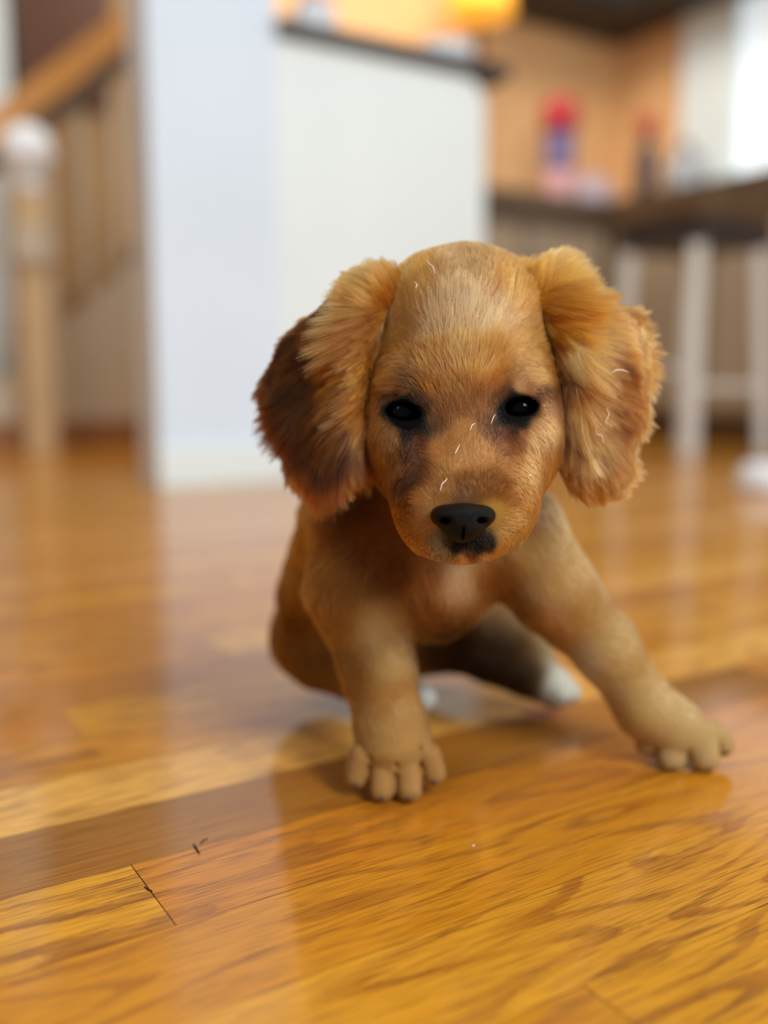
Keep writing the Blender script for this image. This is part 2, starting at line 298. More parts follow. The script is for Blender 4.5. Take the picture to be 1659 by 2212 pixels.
# ==================================================================== the puppy
# ---- signed distance modelling on a grid, meshed with surface nets
class Grid:
    def __init__(s, lo, hi, h):
        s.lo = np.array(lo, float); s.h = h; s.n = np.ceil((np.array(hi)-s.lo)/h).astype(int)+1
        s.f = np.full(s.n, .03, np.float32)
    def sub(s, lo, hi):
        a = np.clip(np.floor((lo-s.lo)/s.h).astype(int), 0, s.n); b = np.clip(np.ceil((hi-s.lo)/s.h).astype(int)+1, 0, s.n)
        sl = tuple(slice(a[i], b[i]) for i in range(3))
        ax = [s.lo[i]+np.arange(a[i], b[i])*s.h for i in range(3)]
        return sl, np.stack(np.meshgrid(*ax, indexing='ij'), -1)
    def add(s, fn, lo, hi, k, mode='add'):
        sl, X = s.sub(np.array(lo), np.array(hi))
        if 0 in X.shape: return
        d = fn(X).astype(np.float32); f = s.f[sl]
        if mode == 'add':
            hh = np.clip(.5+.5*(f-d)/k, 0, 1); s.f[sl] = f*(1-hh)+d*hh-k*hh*(1-hh)
        else:
            hh = np.clip(.5-.5*(-d-f)/k*-1*-1, 0, 1) if False else np.clip(.5+.5*(-d-f)/k, 0, 1); s.f[sl] = f*(1-hh)+(-d)*hh+k*hh*(1-hh)
    def cap(s, a, b, ra, rb, k=.008, mode='add'):
        a = np.array(a); b = np.array(b); ab = b-a; L2 = ab@ab+1e-12; r = max(ra, rb)+.012
        def fn(X):
            t = np.clip((X-a)@ab/L2, 0, 1); q = X-a-t[..., None]*ab
            return np.sqrt((q*q).sum(-1)) - (ra+(rb-ra)*t)
        s.add(fn, np.minimum(a, b)-r, np.maximum(a, b)+r, k, mode)
    def ell(s, c, rad, k=.008, mode='add', axes=None):
        c = np.array(c); rad = np.array(rad); A = np.stack([R_, UP, FW]) if axes is None else np.array(axes); m = rad.max()+.012
        def fn(X):
            q = (X-c)@A.T; k0 = np.sqrt(((q/rad)**2).sum(-1)); k1 = np.sqrt(((q/rad**2)**2).sum(-1))+1e-9
            return k0*(k0-1)/k1
        s.add(fn, c-m, c+m, k, mode)
    def mesh(s):
        f = s.f; h = s.h; ins = f < 0
        nx, ny, nz = f.shape; c = np.zeros((nx-1, ny-1, nz-1), np.int8)
        for i in (0, 1):
            for j in (0, 1):
                for k in (0, 1): c += ins[i:nx-1+i, j:ny-1+j, k:nz-1+k]
        cell = np.argwhere((c > 0) & (c < 8)); idx = -np.ones(c.shape, np.int64); idx[tuple(cell.T)] = np.arange(len(cell))
        acc = np.zeros((len(cell), 3)); cnt = np.zeros(len(cell)); cor = [(i, j, k) for i in (0, 1) for j in (0, 1) for k in (0, 1)]
        for a in cor:
            for ax in range(3):
                if a[ax]: continue
                b = list(a); b[ax] = 1; b = tuple(b)
                fa = f[tuple((cell+a).T)]; fb = f[tuple((cell+b).T)]; m = (fa < 0) != (fb < 0)
                t = np.where(m, fa/np.where(m, fa-fb, 1), 0); p = cell+np.array(a, float); p[:, ax] += t
                acc[m] += p[m]; cnt[m] += 1
        V = s.lo + (acc/cnt[:, None])*h; Q = []
        for ax in range(3):
            o1, o2 = [(1, 2), (2, 0), (0, 1)][ax]
            sl0 = [slice(None)]*3; sl1 = [slice(None)]*3; sl0[ax] = slice(0, -1); sl1[ax] = slice(1, None)
            A = ins[tuple(sl0)]; B = ins[tuple(sl1)]
            for sign, mm in ((1, A & ~B), (-1, ~A & B)):
                e = np.argwhere(mm); e = e[(e[:, o1] > 0) & (e[:, o2] > 0) & (e[:, o1] < f.shape[o1]-1) & (e[:, o2] < f.shape[o2]-1)]
                d1 = np.zeros(3, int); d1[o1] = 1; d2 = np.zeros(3, int); d2[o2] = 1
                q = np.stack([idx[tuple((e-d1-d2).T)], idx[tuple((e-d2).T)], idx[tuple(e.T)], idx[tuple((e-d1).T)]], 1)
                Q.append(q if sign > 0 else q[:, ::-1])
        return V, np.concatenate(Q)
def to_mesh(name, V, Q, m, parent, cols=None):
    me = bpy.data.meshes.new(name); me.vertices.add(len(V)); me.vertices.foreach_set('co', V.astype(np.float32).ravel())
    me.loops.add(Q.size); me.loops.foreach_set('vertex_index', Q.astype(np.int32).ravel())
    me.polygons.add(len(Q)); me.polygons.foreach_set('loop_start', np.arange(0, Q.size, 4, dtype=np.int32)); me.polygons.foreach_set('loop_total', np.full(len(Q), 4, np.int32))
    me.update(calc_edges=True); me.validate(); me.polygons.foreach_set('use_smooth', [True]*len(me.polygons))
    if cols is not None:
        a = me.color_attributes.new('coat', 'FLOAT_COLOR', 'POINT'); a.data.foreach_set('color', np.c_[cols, np.ones(len(V))].astype(np.float32).ravel())
    return link(name, me, m, parent)
def vnormals(V, Q):
    n = np.cross(V[Q[:, 2]]-V[Q[:, 0]], V[Q[:, 3]]-V[Q[:, 1]]); N = np.zeros_like(V)
    for j in range(4): np.add.at(N, Q[:, j], n)
    return N/(np.linalg.norm(N, axis=1, keepdims=True)+1e-12)
px = lambda r, Z: r*Z/F

# ---- body and head
G = Grid((-.125, .37, -.004), (.225, .765, .335), .0014)
def E(c, r, k=.008, mode='add', zr=None):                      # ellipsoid from picture centre, radii in px at its depth
    s_ = c[2]/F; G.ell(P(*c), (r[0]*s_, r[1]*s_, zr if zr else r[0]*s_), k, mode)
def K(a, b, ra, rb, k=.008, mode='add'): G.cap(P(*a), P(*b), px(ra, a[2]), px(rb, b[2]), k, mode)
# trunk
K((900, 1050, .545), (880, 1310, .68), 170, 150, .02)
E((930, 1190, .545), (165, 175), .02, zr=.045)                 # chest
E((935, 1290, .56), (95, 95), .015, zr=.03)
K((985, 850, .50), (925, 1120, .535), 150, 165, .02)           # neck
K((760, 1130, .555), (690, 1290, .62), 110, 90, .015)          # near side shoulder to flank
E((700, 1370, .655), (115, 108), .012, zr=.05)                 # haunch on the left
K((700, 1430, .63), (880, 1515, .62), 60, 42, .01)             # its folded hind leg
K((880, 1500, .625), (915, 1510, .605), 38, 28, .006)
K((900, 1310, .68), (1050, 1330, .68), 130, 95, .015)          # rump
K((1060, 1330, .675), (1130, 1430, .655), 88, 62, .012)        # right hind leg
K((1130, 1430, .655), (1200, 1490, .64), 58, 36, .008)
K((920, 1385, .675), (1060, 1428, .662), 52, 44, .008); K((1060, 1428, .662), (1190, 1482, .645), 44, 36, .008)
for q in ((1186, 1498, .634), (1208, 1502, .631), (1230, 1496, .634)): K((1195, 1470, .645), q, 28, 24, .003)
# left foreleg
K((790, 1130, .53), (770, 1270, .53), 120, 104, .012)
K((770, 1270, .53), (815, 1440, .525), 100, 76, .012)
K((815, 1440, .525), (845, 1575, .522), 76, 72, .01)
K((845, 1570, .522), (850, 1602, .5225), 74, 82, .008)
for q, r in (((770, 1676, .5155), 27), ((825, 1703, .5095), 29), ((884, 1703, .5095), 29), ((938, 1670, .5155), 26)):
    K((q[0]*.85+854*.15, 1632, .5145), q, r+2, r, .0010)
for a, b in (((806, 1612, .5085), (793, 1735, .503)), ((855, 1606, .507), (856, 1745, .501)), ((905, 1612, .5085), (917, 1730, .504))):
    for dz in (0, .004): K((a[0], a[1], a[2]+dz), (b[0], b[1], b[2]+dz), 4.5, 6, .0012, 'sub')
# right foreleg
K((1110, 1150, .545), (1190, 1270, .545), 110, 88, .015)
K((1190, 1270, .545), (1310, 1400, .55), 84, 66, .012)
K((1310, 1400, .55), (1395, 1530, .558), 66, 62, .01)
K((1395, 1530, .558), (1455, 1572, .5595), 62, 66, .008)
for q, r in (((1400, 1606, .560), 28), ((1448, 1636, .5535), 34), ((1522, 1636, .552), 35), ((1560, 1608, .558), 26)):
    K((q[0]*.82+1465*.18, 1588, .5565), q, r+3, r, .0012)
for a, b in (((1484, 1580, .550), (1487, 1680, .5425)), ((1421, 1585, .555), (1420, 1660, .5495)), ((1548, 1575, .554), (1552, 1660, .5475))):
    for dz in (0, .004): K((a[0], a[1], a[2]+dz), (b[0], b[1], b[2]+dz), 4.5, 6, .0012, 'sub')
E((1215, 1330, .55), (38, 62), .01)                            # loose elbow skin
# head
E((1000, 768, .492), (204, 218), .012, zr=.052)                # cranium
K((1000, 668, .475), (1000, 790, .458), 120, 112, .014); E((1000, 684, .492), (184, 112), .012, zr=.045)        # forehead dome
E((892, 830, .462), (82, 78), .012, zr=.022); E((1108, 826, .462), (82, 78), .012, zr=.022)   # brows
E((878, 950, .468), (90, 120), .014, zr=.032); E((1128, 942, .468), (86, 120), .014, zr=.032)  # cheeks
K((1000, 900, .452), (1000, 1090, .432), 92, 92, .014)         # muzzle
E((900, 1010, .456), (66, 100), .014, zr=.03); E((1108, 1004, .456), (66, 100), .014, zr=.03)
E((932, 1092, .435), (84, 100), .010, zr=.020); E((1076, 1088, .435), (88, 98), .010, zr=.020)  # flews
E((1000, 1165, .434), (92, 52), .008, zr=.017)                 # chin
EYES = [((873, 893, .4545), .0108), ((1117, 884, .4545), .0108)]
for (c, r), t_ in zip(EYES, (-.22, .16)):
    G.ell(P(c[0], c[1]-4, c[2]-.0002), (r*1.25, r*1.12, r*1.12), .003)                # lids
    G.ell(P(c[0], c[1]+3, c[2]-.003), (.0088, .0049, .03), .0016, 'sub', axes=[R_*math.cos(t_)+UP*math.sin(t_), UP*math.cos(t_)-R_*math.sin(t_), FW])
    K((c[0]-36, c[1]-38, c[2]-.0118), (c[0]+36, c[1]-40, c[2]-.0118), 3, 3, .003, 'sub')
G.f = np.maximum(G.f, (.0016 - (G.lo[2]+np.arange(G.n[2])*G.h))[None, None, :].astype(np.float32))
BV, BQ = G.mesh()
BN = vnormals(BV, BQ)

def coat_lin(c):                                               # sRGB of the coat to the hair shader's fibre colour
    l = lin(c); a = np.stack([.84*l[:, 0]**1.4, .66*l[:, 1]**1.16, .44*l[:, 2]**1.04], 1)
    w = np.clip((l[:, 2]/(l[:, 0]+1e-4)-.38)/.3, 0, 1)[:, None]; return a*(1-w)+l**1.1*w
# ---- random plane-wave noise (vectorised)
def wavenoise(p, freq, seed, nw=22):
    r = np.random.default_rng(seed); k = r.normal(size=(nw, 3))*freq; ph = r.uniform(0, 6.28, nw)
    return np.sin(p@k.T+ph).sum(1)/math.sqrt(nw/2)
def idw(pts, xs, ys, pw=3.2, soft=9):
    pts = np.array(pts, float); out = np.zeros((len(xs), pts.shape[1]-2)); ws = np.zeros(len(xs))
    for q in pts:
        w = 1/(((xs-q[0])**2+(ys-q[1])**2)+soft**2)**(pw/2); out += w[:, None]*q[2:]; ws += w
    return out/ws[:, None]

# ---- coat colours (sRGB) at places on the animal, shade mixed in on ears and neck
COL_HEAD = [(1000, 560, 204, 160, 112), (1000, 680, 220, 178, 140), (940, 700, 212, 168, 126), (1060, 700, 212, 168, 128), (880, 640, 205, 150, 84), (870, 570, 196, 136, 58), (1120, 620, 205, 148, 80),
    (960, 800, 208, 152, 88), (1000, 780, 214, 164, 106), (1040, 800, 208, 152, 88), (930, 840, 172, 104, 28), (945, 790, 196, 136, 66), (1072, 830, 176, 108, 30), (1060, 790, 198, 138, 68), (850, 760, 200, 150, 92), (1150, 760, 206, 156, 96),
    (825, 815, 204, 158, 104), (800, 790, 180, 130, 76), (1165, 815, 216, 170, 112), (1190, 790, 190, 140, 80), (835, 860, 104, 62, 30), (908, 864, 96, 56, 26), (1088, 850, 120, 74, 38), (1168, 853, 116, 70, 34),
    (865, 893, 34, 21, 13), (880, 920, 34, 21, 13), (906, 914, 34, 21, 13), (876, 864, 44, 26, 15), (1100, 911, 36, 23, 16), (1128, 911, 40, 26, 18), (1106, 858, 50, 31, 20), (808, 885, 176, 122, 68), (812, 860, 150, 98, 50), (815, 915, 186, 134, 78), (845, 940, 172, 120, 66), (1182, 880, 170, 116, 68), (1186, 915, 206, 154, 96), (1160, 925, 190, 136, 84), (1130, 940, 170, 112, 72), (935, 905, 126, 78, 32), (1058, 895, 136, 86, 40), (870, 842, 140, 94, 54), (838, 836, 196, 146, 92), (1125, 836, 206, 156, 112), (1150, 842, 180, 126, 82), (888, 905, 34, 21, 13), (838, 888, 44, 28, 18), (905, 895, 38, 24, 14), (1115, 885, 34, 21, 13), (1090, 898, 44, 29, 20), (1145, 878, 40, 26, 18), (1105, 922, 84, 54, 40), (885, 935, 60, 36, 22),
    (1000, 870, 158, 96, 34), (960, 885, 150, 88, 30), (1040, 878, 150, 88, 30), (1000, 840, 180, 122, 62), (1000, 930, 200, 140, 78), (1000, 990, 206, 146, 86), (950, 970, 196, 134, 72), (1050, 980, 204, 142, 84),
    (890, 990, 112, 58, 12), (876, 1040, 106, 56, 10), (900, 955, 118, 64, 16), (868, 1085, 124, 70, 18), (800, 1095, 120, 72, 28), (780, 1050, 120, 70, 28), (830, 960, 176, 124, 64), (850, 1010, 160, 104, 44), (1090, 935, 130, 78, 50), (1092, 965, 168, 112, 70), (1150, 940, 208, 158, 98), (1150, 1000, 206, 150, 84), (1110, 1010, 192, 132, 72),  # neck points under the left ear have shade put into the colour
    (1010, 1048, 142, 84, 22), (1060, 1045, 148, 88, 24), (1090, 1050, 146, 86, 26), (960, 1060, 176, 116, 52), (905, 1080, 196, 136, 78), (860, 1100, 172, 112, 42), (920, 1130, 198, 146, 92), (1000, 1075, 140, 96, 60), (1110, 1060, 176, 112, 44), (1110, 1130, 214, 164, 92), (1150, 1100, 200, 142, 72), (1090, 1160, 218, 172, 108), (1070, 1110, 210, 160, 84),
    (870, 1160, 184, 124, 60), (900, 1190, 196, 144, 92), (950, 1180, 178, 162, 146), (960, 1190, 170, 156, 144), (984, 1182, 34, 27, 25), (1008, 1176, 26, 21, 20), (1034, 1178, 28, 22, 20), (1054, 1176, 50, 40, 34), (1010, 1196, 120, 80, 70), (965, 1176, 90, 78, 70), (1000, 1205, 226, 182, 150), (1050, 1205, 220, 176, 136), (1080, 1190, 214, 166, 110)]
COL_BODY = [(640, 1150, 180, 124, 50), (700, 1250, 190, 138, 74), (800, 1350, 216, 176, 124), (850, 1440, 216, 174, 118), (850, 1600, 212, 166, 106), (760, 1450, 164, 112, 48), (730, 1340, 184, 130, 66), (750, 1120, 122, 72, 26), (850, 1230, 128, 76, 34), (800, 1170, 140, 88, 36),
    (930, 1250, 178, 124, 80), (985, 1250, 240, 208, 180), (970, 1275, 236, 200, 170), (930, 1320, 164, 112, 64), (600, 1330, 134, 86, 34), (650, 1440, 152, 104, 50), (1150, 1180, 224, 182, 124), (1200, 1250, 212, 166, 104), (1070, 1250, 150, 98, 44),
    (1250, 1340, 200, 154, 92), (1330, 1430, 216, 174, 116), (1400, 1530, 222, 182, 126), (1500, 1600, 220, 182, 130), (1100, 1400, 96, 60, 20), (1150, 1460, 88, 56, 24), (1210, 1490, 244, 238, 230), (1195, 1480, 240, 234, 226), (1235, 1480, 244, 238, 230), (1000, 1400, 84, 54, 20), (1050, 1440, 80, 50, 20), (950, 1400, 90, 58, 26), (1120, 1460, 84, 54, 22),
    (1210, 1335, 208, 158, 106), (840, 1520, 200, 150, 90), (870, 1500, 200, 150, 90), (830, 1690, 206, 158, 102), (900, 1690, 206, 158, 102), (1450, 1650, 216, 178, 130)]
COL_EL = [(800, 600, 226, 178, 118), (740, 610, 222, 174, 112), (840, 650, 206, 150, 84), (700, 680, 156, 104, 52), (620, 760, 132, 86, 44), (650, 820, 114, 72, 36), (740, 720, 196, 140, 76), (765, 790, 200, 146, 82), (778, 880, 194, 140, 82), (700, 900, 124, 78, 38), (690, 760, 118, 74, 36), (590, 860, 148, 96, 50),  # left ear: brown fur deepened with painted shade
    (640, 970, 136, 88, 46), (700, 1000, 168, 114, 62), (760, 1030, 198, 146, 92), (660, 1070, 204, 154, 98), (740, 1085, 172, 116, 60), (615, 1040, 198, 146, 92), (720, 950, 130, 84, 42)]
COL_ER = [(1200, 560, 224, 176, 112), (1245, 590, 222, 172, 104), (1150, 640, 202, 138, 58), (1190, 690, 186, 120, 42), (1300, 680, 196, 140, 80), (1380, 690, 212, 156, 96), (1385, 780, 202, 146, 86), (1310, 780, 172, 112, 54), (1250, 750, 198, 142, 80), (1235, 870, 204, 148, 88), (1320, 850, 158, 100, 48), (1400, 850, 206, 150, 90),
    (1230, 980, 216, 166, 110), (1300, 950, 190, 138, 82), (1340, 1010, 214, 160, 104), (1300, 1080, 210, 154, 98), (1210, 820, 146, 90, 36), (1200, 930, 190, 140, 84), (1380, 930, 200, 146, 88)]  # dark points at the inner edge by the face are painted shadow
# ---- combing: picture position -> direction (right, down), length mm, lift
FL_HEAD = [(1000, 1075, 0, -1, 2.0, .25), (940, 1090, -.5, -.8, 2.2, .25), (1060, 1090, .5, -.8, 2.2, .25), (900, 1120, -.9, .1, 3, .3), (1110, 1120, .9, .1, 3, .3), (870, 1170, -.6, .8, 4, .35), (1130, 1160, .6, .8, 4, .35),
    (950, 1190, -.3, .95, 3, .4), (1000, 1205, 0, 1, 4, .45), (1060, 1195, .3, .95, 3.5, .4), (850, 1050, -.6, .8, 4, .3), (1150, 1050, .6, .8, 4, .3), (870, 960, -.4, .9, 3.2, .2), (1130, 950, .4, .9, 3.2, .2), (820, 900, -.6, .8, 5, .3), (1185, 900, .6, .8, 5, .3),
    (1000, 1000, 0, -1, 2.5, .2), (1000, 900, 0, -1, 3, .22), (940, 930, -.3, -.9, 2.5, .2), (1060, 930, .3, -.9, 2.5, .2), (960, 830, -.15, -1, 5, .3), (1040, 830, .15, -1, 5, .3), (1000, 760, 0, -1, 8, .2), (930, 760, -.3, -.95, 8, .2), (1070, 760, .35, -.95, 8, .2),
    (870, 830, -.8, -.5, 4, .35), (1120, 815, .85, -.45, 4, .35), (840, 790, -1, -.1, 7, .3), (1160, 790, 1, -.05, 7, .3), (860, 720, -.7, -.6, 8, .2), (1140, 720, .8, -.5, 8, .2), (1000, 640, .05, -1, 9, .18), (920, 620, -.3, -.95, 8, .25), (1080, 620, .35, -.95, 8, .25), (1000, 550, .05, -1, 7, .2), (870, 570, -.5, -.8, 8, .25), (1130, 590, .5, -.8, 9, .25)]
FL_EL = [(850, 620, -.7, -.6, 13, .35), (790, 590, -1, -.25, 15, .35), (720, 600, -1, -.05, 13, .35), (700, 660, -.85, .35, 15, .35), (650, 700, -.85, .5, 14, .35), (600, 780, -.8, .6, 14, .35), (570, 850, -.55, .85, 13, .3), (620, 900, -.25, 1, 16, .28), (750, 700, -.3, 1, 17, .3), (790, 780, -.05, 1, 17, .25), (700, 800, -.4, .9, 17, .3),
    (785, 950, .0, 1, 16, .22), (785, 1040, -.25, .9, 9, .22), (700, 1000, .15, 1, 15, .25), (700, 1070, .5, .75, 9, .25), (615, 1010, -.25, 1, 13, .28), (645, 1060, .1, .95, 9, .28)]
FL_ER = [(1140, 610, .4, -.8, 12, .35), (1200, 560, .75, -.45, 13, .35), (1260, 570, .9, .3, 10, .3), (1200, 650, .6, .5, 15, .35), (1300, 660, .9, .45, 15, .35), (1390, 690, 1, .15, 12, .35), (1390, 780, .75, .6, 14, .3), (1410, 850, .35, .95, 13, .28), (1300, 780, .6, .8, 17, .3), (1230, 760, .15, 1, 17, .28), (1210, 900, .0, 1, 17, .25), (1300, 900, .12, 1, 17, .28),
    (1375, 930, -.05, 1, 14, .28), (1215, 1020, .3, 1, 11, .22), (1270, 1050, .65, .7, 10, .25), (1340, 1060, .35, .8, 9, .25)]
EYEPOLY = [np.array([(828, 884), (848, 868), (876, 862), (902, 876), (914, 900), (905, 922), (880, 929), (852, 916)]), np.array([(1076, 884), (1092, 862), (1116, 852), (1144, 858), (1160, 874), (1150, 896), (1122, 913), (1090, 908)])]
def inpoly(poly, x, y):
    r = np.zeros(len(x), bool); j = len(poly)-1
    for i in range(len(poly)):
        xi, yi = poly[i]; xj, yj = poly[j]
        m = ((yi > y) != (yj > y)) & (x < (xj-xi)*(y-yi)/(yj-yi+1e-9)+xi); r ^= m; j = i
    return r
def polydist(poly, x, y):
    d = np.full(len(x), 1e9)
    for i in range(len(poly)):
        a = poly[i-1].astype(float); b = poly[i].astype(float); ab = b-a; t = np.clip(((x-a[0])*ab[0]+(y-a[1])*ab[1])/(ab@ab), 0, 1)
        d = np.minimum(d, np.hypot(x-a[0]-t*ab[0], y-a[1]-t*ab[1]))
    return d

def is_head(x, y, Z): return (Z < .515) & (y < 1222) & (Z < .497+(1222-y)*.00006)
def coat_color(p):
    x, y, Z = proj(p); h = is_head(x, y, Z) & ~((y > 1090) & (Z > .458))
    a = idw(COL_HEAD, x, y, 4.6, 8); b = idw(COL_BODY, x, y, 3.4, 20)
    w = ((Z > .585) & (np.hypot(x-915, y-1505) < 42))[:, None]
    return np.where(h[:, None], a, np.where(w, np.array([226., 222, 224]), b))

fur_m = bpy.data.materials.new('golden_coat'); fur_m.use_nodes = True; nt = fur_m.node_tree; nt.nodes.clear()
out = nt.nodes.new('ShaderNodeOutputMaterial'); at = nt.nodes.new('ShaderNodeAttribute'); at.attribute_name = 'coat'
hb = nt.nodes.new('ShaderNodeBsdfHairPrincipled'); hb.inputs['Roughness'].default_value = .38; hb.inputs['Radial Roughness'].default_value = .6; hb.inputs['IOR'].default_value = 1.38
nt.links.new(at.outputs['Color'], hb.inputs['Color']); nt.links.new(hb.outputs[0], out.inputs['Surface'])
skin_m = bpy.data.materials.new('undercoat'); skin_m.use_nodes = True; nt = skin_m.node_tree; b = nt.nodes['Principled BSDF']; at = nt.nodes.new('ShaderNodeAttribute'); at.attribute_name = 'coat'
nt.links.new(at.outputs['Color'], b.inputs['Base Color']); b.inputs['Roughness'].default_value = .8; b.inputs['Specular IOR Level'].default_value = .1; b.inputs['Sheen Weight'].default_value = 0

pup = bpy.data.objects.new('puppy', None); C.objects.link(pup); pup.empty_display_size = .05
tag(pup, 'golden brown spaniel puppy with long wavy ears sitting on the oak floor', 'dog')
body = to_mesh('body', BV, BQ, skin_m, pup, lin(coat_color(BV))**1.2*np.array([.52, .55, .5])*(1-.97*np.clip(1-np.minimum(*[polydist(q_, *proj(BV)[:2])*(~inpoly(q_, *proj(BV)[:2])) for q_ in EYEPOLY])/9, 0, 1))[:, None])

# ---- strands
def sample(V, Q, n, wfn=None):
    T = np.concatenate([Q[:, [0, 1, 2]], Q[:, [0, 2, 3]]]); A = np.linalg.norm(np.cross(V[T[:, 1]]-V[T[:, 0]], V[T[:, 2]]-V[T[:, 0]]), axis=1)
    w = A*(wfn(V[T].mean(1)) if wfn else 1); t = rng.choice(len(T), n, p=w/w.sum()); r = rng.random((n, 2)); s_ = np.sqrt(r[:, 0:1])
    bc = np.concatenate([1-s_, s_*(1-r[:, 1:]), s_*r[:, 1:]], 1)
    return (V[T[t]]*bc[..., None]).sum(1), T[t], bc
def norm(a): return a/(np.linalg.norm(a, axis=1, keepdims=True)+1e-12)
def strands(name, p, n, d2, length, lift, col, parent, rad, nseg=6, clump=.5, per=22, wav=.25, curl=0.0, droop=.0, freq=(60, 260), label=None, cs=.09, ja=.10):
    N_ = len(p)
    t = R_*d2[:, 0:1] - UP*d2[:, 1:2]
    t = norm(t - n*(t*n).sum(1, keepdims=True)*1.0)
    side = np.cross(n, t)
    ang = wavenoise(p, freq[0], 11)*wav + wavenoise(p, freq[1], 12)*wav*.55 + rng.normal(0, ja, N_)
    d = t*np.cos(ang)[:, None] + side*np.sin(ang)[:, None]
    d = norm(d + n*lift[:, None]*(1+.35*wavenoise(p, 150, 5)[:, None]*.6))
    kap = (wavenoise(p, freq[0]*1.3, 14)*1.0 + rng.normal(0, .25, N_))*curl
    ph = wavenoise(p, freq[0], 15)*3
    L = length*(1+.22*wavenoise(p, 120, 9)).clip(.5, 1.6)*rng.uniform(.72, 1.12, N_)
    pts = np.zeros((N_, nseg+1, 3)); pts[:, 0] = p; q = p.copy()
    for j in range(1, nseg+1):
        s_ = j/nseg
        d = norm(d + side*(kap*(1/nseg) + curl*.55*np.cos(ph+s_*5.5)/nseg*2)[:, None] - n*(lift*.9/nseg)[:, None] + np.array([0, 0, -droop/nseg]))
        q = q + d*(L/nseg)[:, None]; pts[:, j] = q
    if clump:
        ncl = max(4, N_//per); ci = rng.choice(N_, ncl, replace=False); kd = kdtree.KDTree(ncl)
        for a, i in enumerate(ci): kd.insert(p[i], a)
        kd.balance(); owner = np.array([ci[kd.find(v)[1]] for v in p.tolist()])
        off = pts[owner]; w = clump*(np.linspace(0, 1, nseg+1)**1.4)[None, :, None]*rng.uniform(.6, 1.1, N_)[:, None, None]
        tgt = off.copy()
        same = np.linalg.norm(p-p[owner], axis=1) < L*1.2
        w = w*same[:, None, None]; pts = pts*(1-w)+tgt*w
        shade = rng.normal(0, 1, N_)[owner]*cs
    else: shade = 0
    col = coat_lin(col)*np.exp(rng.normal(0, .16, N_)+shade+.10*wavenoise(p, 300, 21))[:, None]
    col = np.clip(col, .002, .93)
    hc = bpy.data.hair_curves.new(name); hc.add_curves([nseg+1]*N_)
    pts[:, :, 2] = np.maximum(pts[:, :, 2], .0006)
    hc.points.foreach_set('position', pts.astype(np.float32).ravel())
    rr = (np.linspace(1, .18, nseg+1)**.7)[None, :]*(rad*rng.uniform(.7, 1.25, N_))[:, None]
    hc.points.foreach_set('radius', rr.astype(np.float32).ravel())
    a = hc.attributes.new('coat', 'FLOAT_COLOR', 'CURVE'); a.data.foreach_set('color', np.c_[col, np.ones(N_)].astype(np.float32).ravel())
    o = link(name, hc, fur_m, parent)
    if label: o['label'] = label
    return o

def front(p, T, bc, Nn):                                        # keep what a viewer in front or to the side could see
    n = norm((Nn[T]*bc[..., None]).sum(1)); return n
# head fur
def whead(c): x, y, Z = proj(c); return is_head(x, y, Z)*(.25+.75*(Z < .49))
p, T, bc = sample(BV, BQ, 105000, whead); n = front(p, T, bc, BN); x, y, Z = proj(p)
keep = is_head(x, y, Z) & ((n@FW) < .35)
for k_, pl in enumerate(EYEPOLY): keep &= ~(inpoly(pl, x, y) & (Z < .462))
NOSEP = np.array([(932, 1098), (965, 1092), (1000, 1088), (1040, 1092), (1068, 1100), (1058, 1130), (1040, 1155), (1025, 1170), (1000, 1172), (975, 1168), (950, 1148)])
keep &= ~inpoly(NOSEP, x, y)
p, n, x, y = p[keep], n[keep], x[keep], y[keep]
fl = idw(FL_HEAD, x, y, 3.0, 12); ln = fl[:, 2]*.001
for pl in EYEPOLY: ln = np.minimum(ln, np.maximum(.0009, polydist(pl, x, y)*.00012))
ln = np.minimum(ln, np.maximum(.0012, polydist(NOSEP, x, y)*.00012))
strands('head_fur', p, n, fl[:, :2], ln, fl[:, 3], coat_color(p), body, .000062+.008*ln, nseg=5, clump=.5, per=16, wav=.16, curl=.15, cs=.14)
# body fur
def wbody(c): x, y, Z = proj(c); return (~is_head(x, y, Z))*1.0
p, T, bc = sample(BV, BQ, 95000, wbody); n = front(p, T, bc, BN); x, y, Z = proj(p)
keep = ~is_head(x, y, Z) & (p[:, 2] > .003) & ((n@FW) < .6); p, n, x, y = p[keep], n[keep], x[keep], y[keep]
FL_B = [(800, 1150, -.1, 1, 7, .3), (650, 1200, -.3, 1, 8, .3), (770, 1350, .1, 1, 6, .25), (840, 1550, .15, 1, 5, .25), (850, 1640, 0, 1, 2.0, .15), (850, 1700, 0, 1, 1.2, .15), (780, 1680, 0, 1, 1.2, .15), (930, 1680, 0, 1, 1.2, .15), (940, 1230, 0, 1, 8, .35), (640, 1400, -.3, .9, 7, .3), (1150, 1200, .4, .9, 7, .3), (1300, 1380, .7, .75, 5, .25), (1430, 1540, .6, .8, 4.5, .22), (1480, 1610, .2, 1, 1.8, .15), (1520, 1650, .2, 1, 1.3, .15), (1430, 1640, .2, 1, 1.3, .15), (1100, 1400, .6, .8, 6, .3), (1210, 1490, .4, .9, 3.5, .25), (915, 1500, .3, .9, 3.5, .25)]
fl = idw(FL_B, x, y, 3, 20)
strands('body_fur', p, n, fl[:, :2], fl[:, 2]*.001, fl[:, 3], coat_color(p), body, np.full(len(p), .00013), nseg=4, clump=.35, per=20, wav=.2, curl=.1)

